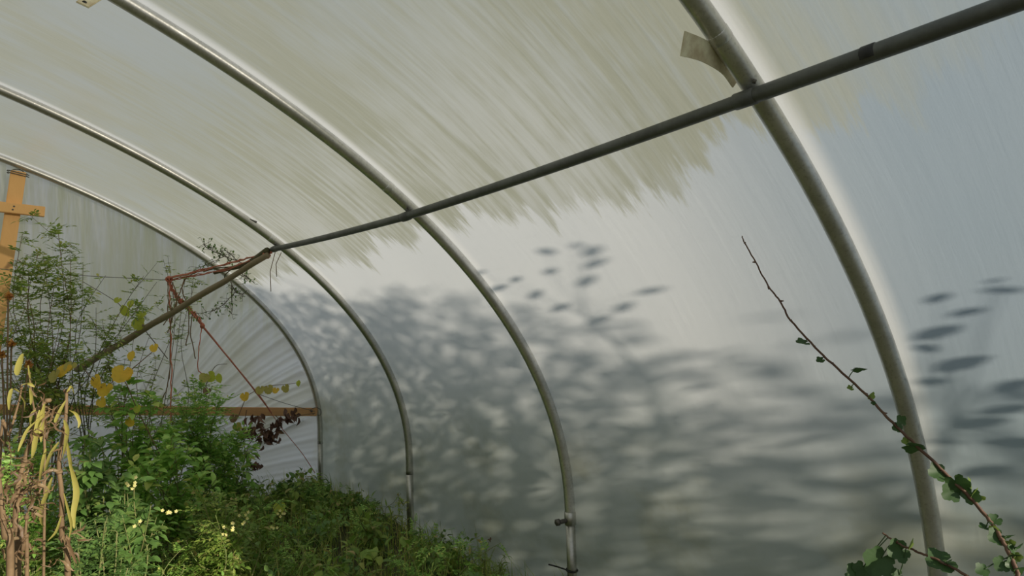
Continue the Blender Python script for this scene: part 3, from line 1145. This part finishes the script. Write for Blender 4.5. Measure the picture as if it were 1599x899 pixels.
vine('yellow_leaf_vine', 'creeper with a row of yellow leaves crossing the taut red twine', [[(372, 650), (384, 622), (395, 612), (415, 603), (445, 600), (470, 597)]],
     [(383, 621, .08, 'yellow'), (406, 611, .08, 'drying'), (420, 610, .085, 'drying'), (430, 611, .06, 'yellow'), (447, 608, .075, 'drying'), (466, 598, .055, 'lime', 'ovate')], 5.25, M['bark'])
vine('yellow_leaf_vine', 'yellowing leaf cluster on a stem below the short hanging twine', [[(322, 680), (322, 640), (322, 600)], [(322, 600), (336, 572), (355, 568)]],
     [(318, 592, .08, 'drying'), (330, 590, .085, 'lime'), (342, 590, .07, 'lime', 'ovate'), (322, 612, .06, 'crisp'), (365, 655, .07, 'crisp'), (372, 668, .07, 'drying')], 4.85, M['twig'])


def withered():
    y = 5.3
    root = thing('withered_vine', 'brown shrivelled vine leaves hanging on the wooden rail', 'vine', aty(420, 650, y))
    mb = MB()
    for pth in ([(492, 645), (450, 652), (425, 665), (400, 680), (385, 700)], [(430, 648), (440, 665), (415, 682)], [(385, 640), (380, 680), (385, 720), (385, 760)]):
        mb.tube(spline([aty(a, b, y) for a, b in pth], 6), .003, 5)
    mb.build('stem', M['bark'], root)
    fo = MB()
    for cx, cy, n, s in ((452, 646, 16, 12), (440, 652, 10, 10), (430, 665, 14, 12), (420, 672, 10, 9), (400, 662, 10, 12), (405, 681, 14, 12), (425, 682, 6, 8), (388, 668, 10, 12), (398, 651, 8, 10), (395, 722, 6, 6), (404, 726, 5, 5), (385, 705, 8, 8)):
        for _ in range(n):
            p = aty(cx + random.gauss(0, s * .6), cy + random.gauss(0, s * .45), y + random.uniform(-.06, .02))
            fo.leaf(p, Vector((random.uniform(-.6, .6), random.uniform(-.5, .5), -1)), rv(1), random.uniform(.04, .075), .035, .5, .5)
    fo.build('foliage', M['withered'], root)


withered()


# dried stalks in the left foreground
def stalk(label, path, y, r, leaves, crisp=()):
    root = thing('dried_stalk', label, 'dried plant', (aty(*path[0], y).x, y, 0), 'dried stalks in the left foreground')
    c = [Vector((aty(*path[0], y).x, y, 0))] + [aty(a, b, y) for a, b in path]
    c = spline(c, 6)
    mb = MB()
    r *= .78
    mb.tube(c, [r * (1 - .55 * i / (len(c) - 1)) for i in range(len(c))], 8)
    for i in range(8, len(c), 7):
        mb.tube([c[i] - Vector((0, 0, .004)), c[i], c[i] + Vector((0, 0, .004))], [r * .8, r * 1.1, r * .8], 8)
    mb.build('stem', M['straw'], root)
    for (pts, wpx, mat) in leaves:
        q = spline([aty(a, b, y - .03) for a, b in pts], 5)
        w = wpx * .62 / FPX * y
        lf = MB()
        lf.strap(q, _r + rv(.3), w, lambda t: max(.06, math.sin(PI * min(1, t * .92 + .05)) ** .8), random.uniform(-.9, .9))
        lf.build('leaf', M[mat], root)
    if crisp:
        fo = MB()
        for (cx, cy, sx, sy, n) in crisp:
            for _ in range(int(n * .55)):
                p = aty(cx + random.gauss(0, sx), cy + random.gauss(0, sy), y + random.uniform(-.05, .05))
                d = Vector((random.uniform(-.5, .5), random.uniform(-.4, .4), random.uniform(-1, .2)))
                q = [p]
                for _k in range(9):
                    d = (d + rv(1.0)).normalized()
                    q.append(q[-1] + d * random.uniform(.004, .008))
                fo.strap(q, rv(1), random.uniform(.0012, .0034), lambda t: max(.1, math.sin(PI * t)), random.uniform(-2, 2))
        fo.build('crisp_leaves', M['crisp'], root)


stalk('dried stalk with long yellow leaves drooping on both sides, rightmost of the stalks', [(106, 899), (97, 840), (96, 770), (92, 720), (102, 660), (104, 610)], 1.75, .0085,
      [([(104, 612), (112, 602), (116, 615)], 3, 'drying'), ([(103, 625), (95, 640), (88, 655), (86, 660)], 4, 'drying'), ([(108, 640), (118, 645), (124, 658), (122, 668)], 3.2, 'drying'),
       ([(100, 655), (106, 670), (104, 690), (98, 715)], 5.5, 'drying'), ([(92, 690), (80, 710), (72, 735), (68, 745)], 6, 'drying'), ([(105, 690), (110, 715), (113, 735)], 5, 'drying'),
       ([(108, 720), (116, 745), (120, 770), (115, 800), (116, 825)], 6, 'drying'), ([(82, 745), (74, 770), (66, 795), (66, 815), (70, 822)], 6.5, 'drying'), ([(100, 770), (108, 800), (112, 820), (108, 840)], 3.5, 'drying'),
       ([(96, 805), (88, 830), (74, 845)], 3, 'drying'), ([(104, 840), (112, 860), (120, 880)], 3.5, 'crisp')],
      [(106, 720, 5, 14, 16), (112, 835, 5, 10, 14), (92, 868, 7, 10, 10)])
stalk('dried stalk wrapped in crumpled brown leaves, second from the left edge', [(28, 899), (24, 820), (28, 760), (44, 700), (62, 640), (75, 625)], 1.65, .008,
      [([(62, 640), (58, 670), (54, 700), (50, 715)], 5.5, 'drying'), ([(70, 630), (66, 655), (64, 690)], 5, 'drying'), ([(78, 640), (70, 655), (76, 670)], 4, 'crisp'), ([(60, 655), (44, 670), (34, 690), (28, 705)], 3, 'drying'),
       ([(72, 700), (66, 730), (62, 760)], 4.5, 'drying')],
      [(48, 740, 9, 18, 46), (45, 770, 9, 18, 46), (40, 800, 8, 14, 30), (36, 850, 8, 24, 30), (76, 640, 6, 20, 26), (58, 690, 6, 20, 22)])
stalk('thick bare tan stalk at the bottom left corner', [(16, 899), (8, 840), (2, 780), (-4, 730)], 1.55, .0095, [([(12, 860), (18, 835), (4, 800)], 3.5, 'crisp')], [(12, 765, 5, 12, 18), (6, 700, 6, 14, 14)])
stalk('slim reddish tan stalk between the thick stalk and the crumpled one', [(42, 899), (36, 860), (40, 830), (42, 800)], 1.6, .0055, [], [(44, 860, 4, 18, 16)])
stalk('thin leaning stalk with small curled yellow leaves near its bent top', [(0, 720), (14, 680), (30, 625), (34, 600)], 1.9, .0045,
      [([(36, 552), (32, 565), (28, 580), (27, 586)], 7, 'drying'), ([(34, 600), (44, 598), (54, 604)], 3.5, 'drying'), ([(30, 612), (20, 608), (15, 622), (14, 640)], 4, 'drying'), ([(33, 618), (40, 628), (38, 642)], 3.6, 'drying'), ([(47, 605), (50, 620), (48, 632)], 4, 'drying'), ([(56, 640), (50, 648), (48, 665)], 4, 'drying')],
      [(45, 604, 8, 5, 14)])
stalk('dead stalk bending over in front of the rail, left of the yellow-leaved one', [(70, 720), (58, 660), (50, 620), (44, 570)], 2.0, .0045, [([(44, 570), (48, 590), (52, 602)], 2.5, 'drying')], [(76, 655, 4, 16, 20)])


# shoots at the right, in front of the near hoop
def leaf_card(root, px, py, dep, size_px, ang, mat, tilt, stemto=None, lobes=5):
    mb = MB()
    L = size_px / FPX * dep
    p = atd(px, py, dep)
    d = (_r * math.cos(ang) + _u * math.sin(ang)).normalized()
    s = d.cross(-_f).normalized()
    nn = (Matrix.Rotation(tilt, 3, d) @ (-_f))
    nn = (nn + rv(.15)).normalized()
    base = p - d * L * .30
    mb.lobed(base, d, nn, L, .22, lobes, .26)
    if stemto is not None:
        mb.tube(spline([stemto, stemto.lerp(base, .5) + rv(.004), base], 4), .0011, 5)
    mb.build('leaf', mat, root)


def shoot(label, path, d0, d1, r0, r1, leaves, foot):
    n = len(path)
    c = [atd(a, b, d0 + (d1 - d0) * (i / (n - 1))) for i, (a, b) in enumerate(path)]
    full = spline(c[::-1], 6)
    base = Vector(foot)
    full = spline([base, base.lerp(full[0], .5) + Vector((.02, .0, .05)), full[0]], 6)[:-1] + full
    root = thing('leafy_shoot', label, 'shoot', base)
    mb = MB()
    m = len(full)
    mb.tube([p + rv(.0012) for p in full], [r1 + (r0 - r1) * (i / (m - 1)) for i in range(m)], 7)
    for i in range(6, m - 3, 6):
        mb.tube([full[i], full[i] + rv(.008)], [.003, .0012], 5)
    mb.build('stem', M['redstem'], root)
    for (px, py, s, ang, mat, tilt) in leaves:
        k = min(range(m), key=lambda i: (lambda q: (q[0] - px) ** 2 + (q[1] - py) ** 2)(proj(full[i])))
        dep = (full[k] - CAM).dot(_f)
        leaf_card(root, px, py, dep, s, math.radians(ang), M[mat], tilt, full[k])
    return root


def proj(p):
    d = p - CAM
    z = d.dot(_f)
    return (799.5 + FPX * d.dot(_r) / z, 449.5 - FPX * d.dot(_u) / z)


P1 = [(1159, 369), (1163, 379), (1180, 409), (1200, 447), (1218, 470), (1235, 500), (1272, 541), (1300, 568), (1350, 614), (1380, 645), (1410, 675), (1450, 713), (1485, 748), (1520, 782), (1545, 812), (1562, 838), (1578, 868), (1590, 899)]
L1 = [(1250, 535, 24, 180, 'currant', 1.15), (1279, 563, 15, 200, 'currant', 1.0), (1345, 575, 27, 0, 'currant', 1.2), (1326, 606, 12, 180, 'currant_pale', .8), (1361, 616, 17, 60, 'currant_pale', .5),
      (1364, 630, 8, 270, 'currant', .5), (1404, 655, 24, 120, 'currant', .4), (1398, 668, 18, 200, 'currant', .5), (1412, 690, 16, 180, 'currant_pale', .8), (1432, 697, 38, -10, 'currant', .85), (1459, 738, 34, 190, 'currant', .5),
      (1480, 771, 34, 215, 'currant', .3), (1497, 760, 40, -60, 'currant', .6), (1516, 778, 30, -100, 'currant', .8), (1512, 752, 24, 110, 'currant_pale', 1.0), (1522, 766, 22, 60, 'currant_pale', .7), (1535, 778, 12, -30, 'currant_pale', .6),
      (1551, 813, 22, -150, 'currant', .7), (1553, 827, 16, -60, 'currant_pale', .8), (1534, 823, 18, 180, 'currant', 1.25), (1551, 839, 30, 200, 'currant', .5), (1578, 835, 20, 10, 'currant', 1.0), (1580, 848, 16, -40, 'currant_pale', .8),
      (1560, 883, 28, 230, 'currant', .4), (1586, 868, 26, 0, 'currant', .7), (1588, 871, 20, -60, 'currant_pale', .5), (1530, 891, 24, 200, 'currant', .6), (1576, 882, 24, 180, 'currant', .5), (1592, 850, 22, 40, 'currant', .8), (1578, 856, 20, 150, 'currant', .6), (1594, 888, 24, 20, 'currant', .6)]
shoot('long thin leafy shoot rising leftwards across the near hoop to a bare tip', P1, 1.62, 1.22, .0014, .0046, L1, (4.62, -.02, 0))
P2 = [(1378, 831), (1400, 847), (1430, 860), (1450, 868), (1480, 882), (1505, 896), (1530, 912)]
L2 = [(1397, 861, 40, 195, 'currant', .5), (1366, 883, 54, 230, 'currant', .35), (1332, 900, 40, 200, 'currant', .6), (1422, 846, 24, 70, 'currant_pale', 1.0), (1462, 879, 50, 190, 'currant', 1.1), (1482, 874, 16, 30, 'currant', 1.1), (1397, 899, 24, 190, 'currant', .5), (1345, 893, 30, 250, 'currant', .7)]
shoot('short leafy shoot at the foot of the near hoop, bottom right', P2, 1.40, 1.25, .0018, .0035, L2, (4.56, .10, 0))
# the lone long weed stalks by the wall
for px0, py0, px1, py1, y, lb in ((757, 880, 765, 842, 2.7, 'single thin weed stalk with a reddish tip above the feathery weed'),):
    root = thing('weed_stalk', lb, 'weed', (aty(px0, py0, y).x, y, 0))
    mb = MB()
    mb.tube(spline([Vector(root.location), aty(px0, py0, y), aty(759, 860, y), aty(px1, py1, y)], 5), .0018, 5)
    mb.build('stem', M['greenstem'], root)
    fo = MB()
    for _ in range(7): fo.leaf(aty(px1, py1, y), rv(1), rv(1), .014, .007)
    fo.build('seed_head', M['withered'], root)

# low weeds covering the ground
KINDS = [('ovate', .036, M['weed'], 'low oval-leaved weed in the green ground cover'), ('pinnate', .028, M['bush'], 'low feather-leaved weed in the green ground cover'), ('lance', .036, M['weed'], 'low narrow-leaved weed in the green ground cover'), ('ovate', .03, M['dark'], 'low dark-leaved weed in the green ground cover')]
protos = []
for i, (lf, sz, mt, lb) in enumerate(KINDS):
    for v in range(2):
        b = Vector((0, 0, 0))
        tips = [Vector((random.gauss(0, .10), random.gauss(0, .10), random.uniform(.12, .30))) for _ in range(9)]
        protos.append(plant('ground_weed', lb, 'weed', b, tips, lf, sz, 11, mt, M['greenstem'], 'low weeds of kind: ' + lf + (' dark' if i == 3 else ''), .003, .05, .3, 5))
spots = []
rs = random.Random(21)
while len(spots) < 110:
    y = rs.uniform(2.1, 5.3)
    x = rs.uniform(3.35, 5.33)
    a, b = proj(Vector((x, y, .15)))
    if -80 < a < 790 and 640 < b < 1000 and all((x - p) ** 2 + (y - q) ** 2 > .012 for p, q in spots):
        spots.append((x, y))
for i, (x, y) in enumerate(spots):
    src = protos[i % len(protos)]
    if i >= len(protos):
        o = src.copy()
        COL.objects.link(o)
        for ch in src.children:
            if ch.name.split('.')[0] in ('stem', 'foliage'):
                c = ch.copy()
                COL.objects.link(c)
                c.parent = o
    else: o = src
    o.location = (x, y, 0)
    s = rs.uniform(.75, 1.25) * (.8 if x > 5.0 else 1)
    o.scale = (s, s, s)
    o.rotation_euler = (0, 0, rs.uniform(0, 6.28))

# grass
gm = MB()
rs = random.Random(5)
for _ in range(5200):
    y = rs.uniform(2.0, 5.4)
    x = rs.uniform(3.2, 5.43)
    p = Vector((x, y, 0))
    L = rs.uniform(.10, .30)
    a = rs.uniform(0, 6.28)
    d = Vector((math.cos(a), math.sin(a), 0))
    lean = rs.uniform(.1, .7)
    if x > 5.2: d.x = -abs(d.x)
    pts = [p + d * (L * lean * t * t) + Vector((0, 0, L * (t - .25 * lean * t * t))) for t in (0, .35, .7, 1)]
    sd = Vector((-d.y, d.x, 0))
    w = rs.uniform(.0015, .0032)
    n0 = len(gm.v)
    for i, q in enumerate(pts[:3]): gm.v += [q - sd * w * (1 - .25 * i), q + sd * w * (1 - .25 * i)]
    gm.v.append(pts[3])
    gm.f += [(n0, n0 + 1, n0 + 3, n0 + 2), (n0 + 2, n0 + 3, n0 + 5, n0 + 4), (n0 + 4, n0 + 5, n0 + 6)]
tag(gm.build('grass', M['grass']), 'fine green grass growing between the weeds', 'grass', kind='stuff')


# ------------------------------------------------------------------ hedge outside the right wall: its leaves shade the film
def outside_shrub(x, y, h, rx, ry, n, seed, label, size=.05):
    rs = random.Random(seed)
    root = thing('hedge_shrub', label, 'shrub', (x, y, 0), 'hedge shrubs outside the film')
    mb = MB()
    fo = MB()
    for _ in range(14):
        a = rs.uniform(0, 6.28)
        e = Vector((x + math.cos(a) * rx * rs.uniform(.2, .8), y + math.sin(a) * ry * rs.uniform(.2, .9), h * rs.uniform(.55, 1)))
        c = spline([Vector((x, y, 0)), Vector((x, y, 0)).lerp(e, .5) + Vector((0, 0, .15)), e], 6)
        mb.tube(c, [.016 * (1 - .75 * i / (len(c) - 1)) for i in range(len(c))], 5)
    mb.build('stem', M['bark'], root)
    for _ in range(n):
        a = rs.uniform(0, 6.28)
        rr = math.sqrt(rs.uniform(0, 1))
        z = h * rs.uniform(0.02, 1.0) ** 1.25
        k = (1 - max(0, z / h - .55) * 1.5)
        p = Vector((x + math.cos(a) * rr * rx * k, y + math.sin(a) * rr * ry * k, z))
        if p.x < A + .12: continue
        # the hedge is thin towards its near end, where the film is hardly shaded
        yh = p.y - SUN_DIR.y * (p.x - 5.4) / SUN_DIR.x
        if rs.random() < .72 * min(1, max(0, (1.25 - yh) / .7)): continue
        v = Vector((rs.uniform(-1, 1), rs.uniform(-1, 1), rs.uniform(-.7, .4)))
        fo.leaf(p, v, Vector((rs.uniform(-.5, .5), rs.uniform(-.5, .5), 1)), size * rs.uniform(.7, 1.5), size * .6, .2, .3, (0, .9, .9, 0))
    fo.build('foliage', M['hedge'], root)


HL = 'leafy hedge shrub outside the film, known from its soft leaf shadows on the wall'
for i, (x, y, h, rx, ry, n) in enumerate(((6.75, 4.4, 3.0, .7, .95, 4200), (6.75, 2.5, 3.2, .7, .95, 4400), (6.7, .6, 3.4, .7, .95, 4800), (6.75, -1.3, 3.65, .7, .95, 5200), (6.8, -3.2, 3.4, .75, .95, 4400), (6.9, -5.2, 2.3, .75, .9, 800))):
    outside_shrub(x, y, h, rx, ry, n, 40 + i, HL, .062)


def film_hit(px, py):
    "where that direction meets the film"
    d = ray(px, py)
    t = .3
    while t < 9:
        p = CAM + d * t
        if p.z > SPR: out = (abs(p.x) / A) ** NSUP + ((p.z - SPR) / B) ** NSUP > 1
        else: out = p.x > A
        if out: return p
        t += .004
    return p


def overhang(label, marks, tt, seed):
    "twig outside the film whose leaves throw separate shadows on it"
    rs = random.Random(seed)
    pts = [(film_hit(a, b) - SUN_DIR * (tt + rs.uniform(-.2, .2)), s) for a, b, s in marks]
    lo = Vector((pts[0][0].x + 1.0, pts[0][0].y - .6, 0))
    root = thing('overhanging_branch', label, 'branch', lo)
    cen = sum((p for p, _ in pts), Vector((0, 0, 0))) / len(pts)
    hub = cen + Vector((.12, -.05, -.12))
    mb = MB()
    mb.tube(spline([lo, lo.lerp(hub, .5) + Vector((.12, -.1, .1)), hub], 8), [.012 - .008 * i / 16 for i in range(17)], 6)
    fo = MB()
    for p, s_ in pts:
        mb.tube(spline([hub, hub.lerp(p, .6) + Vector((0, 0, .02)), p], 5), .0009, 4)
        dd = Vector((rs.uniform(-1, 1), rs.uniform(-.6, .2), rs.uniform(-.25, .25)))
        fo.leaf(p - dd.normalized() * s_ * .5, dd, Vector((rs.uniform(-.3, .3), -.8, .6)), s_, s_ * .55, .1, .1, (0, .8, 1, .8, 0))
    mb.build('stem', M['bark'], root)
    fo.build('foliage', M['hedge'], root)


overhang('branch outside the film throwing sharp single leaf shadows right of the nearest hoop',
         [(1555, 437, .03), (1570, 452, .04), (1465, 465, .036), (1510, 487, .04), (1460, 520, .06), (1440, 545, .04), (1500, 568, .065), (1455, 595, .055), (1530, 660, .06), (1590, 690, .06), (1480, 690, .05), (1570, 640, .05), (1545, 735, .06), (1590, 600, .05)], 1.7, 3)
overhang('branch outside the film throwing a few leaf shadows just below the algae edge',
         [(880, 380, .05), (950, 381, .06), (885, 412, .055), (955, 400, .06), (942, 428, .06), (925, 372, .035), (800, 440, .06), (770, 415, .05), (1040, 445, .05), (1000, 470, .06), (860, 450, .06), (830, 425, .05), (900, 470, .06), (960, 490, .06)], 2.6, 5)
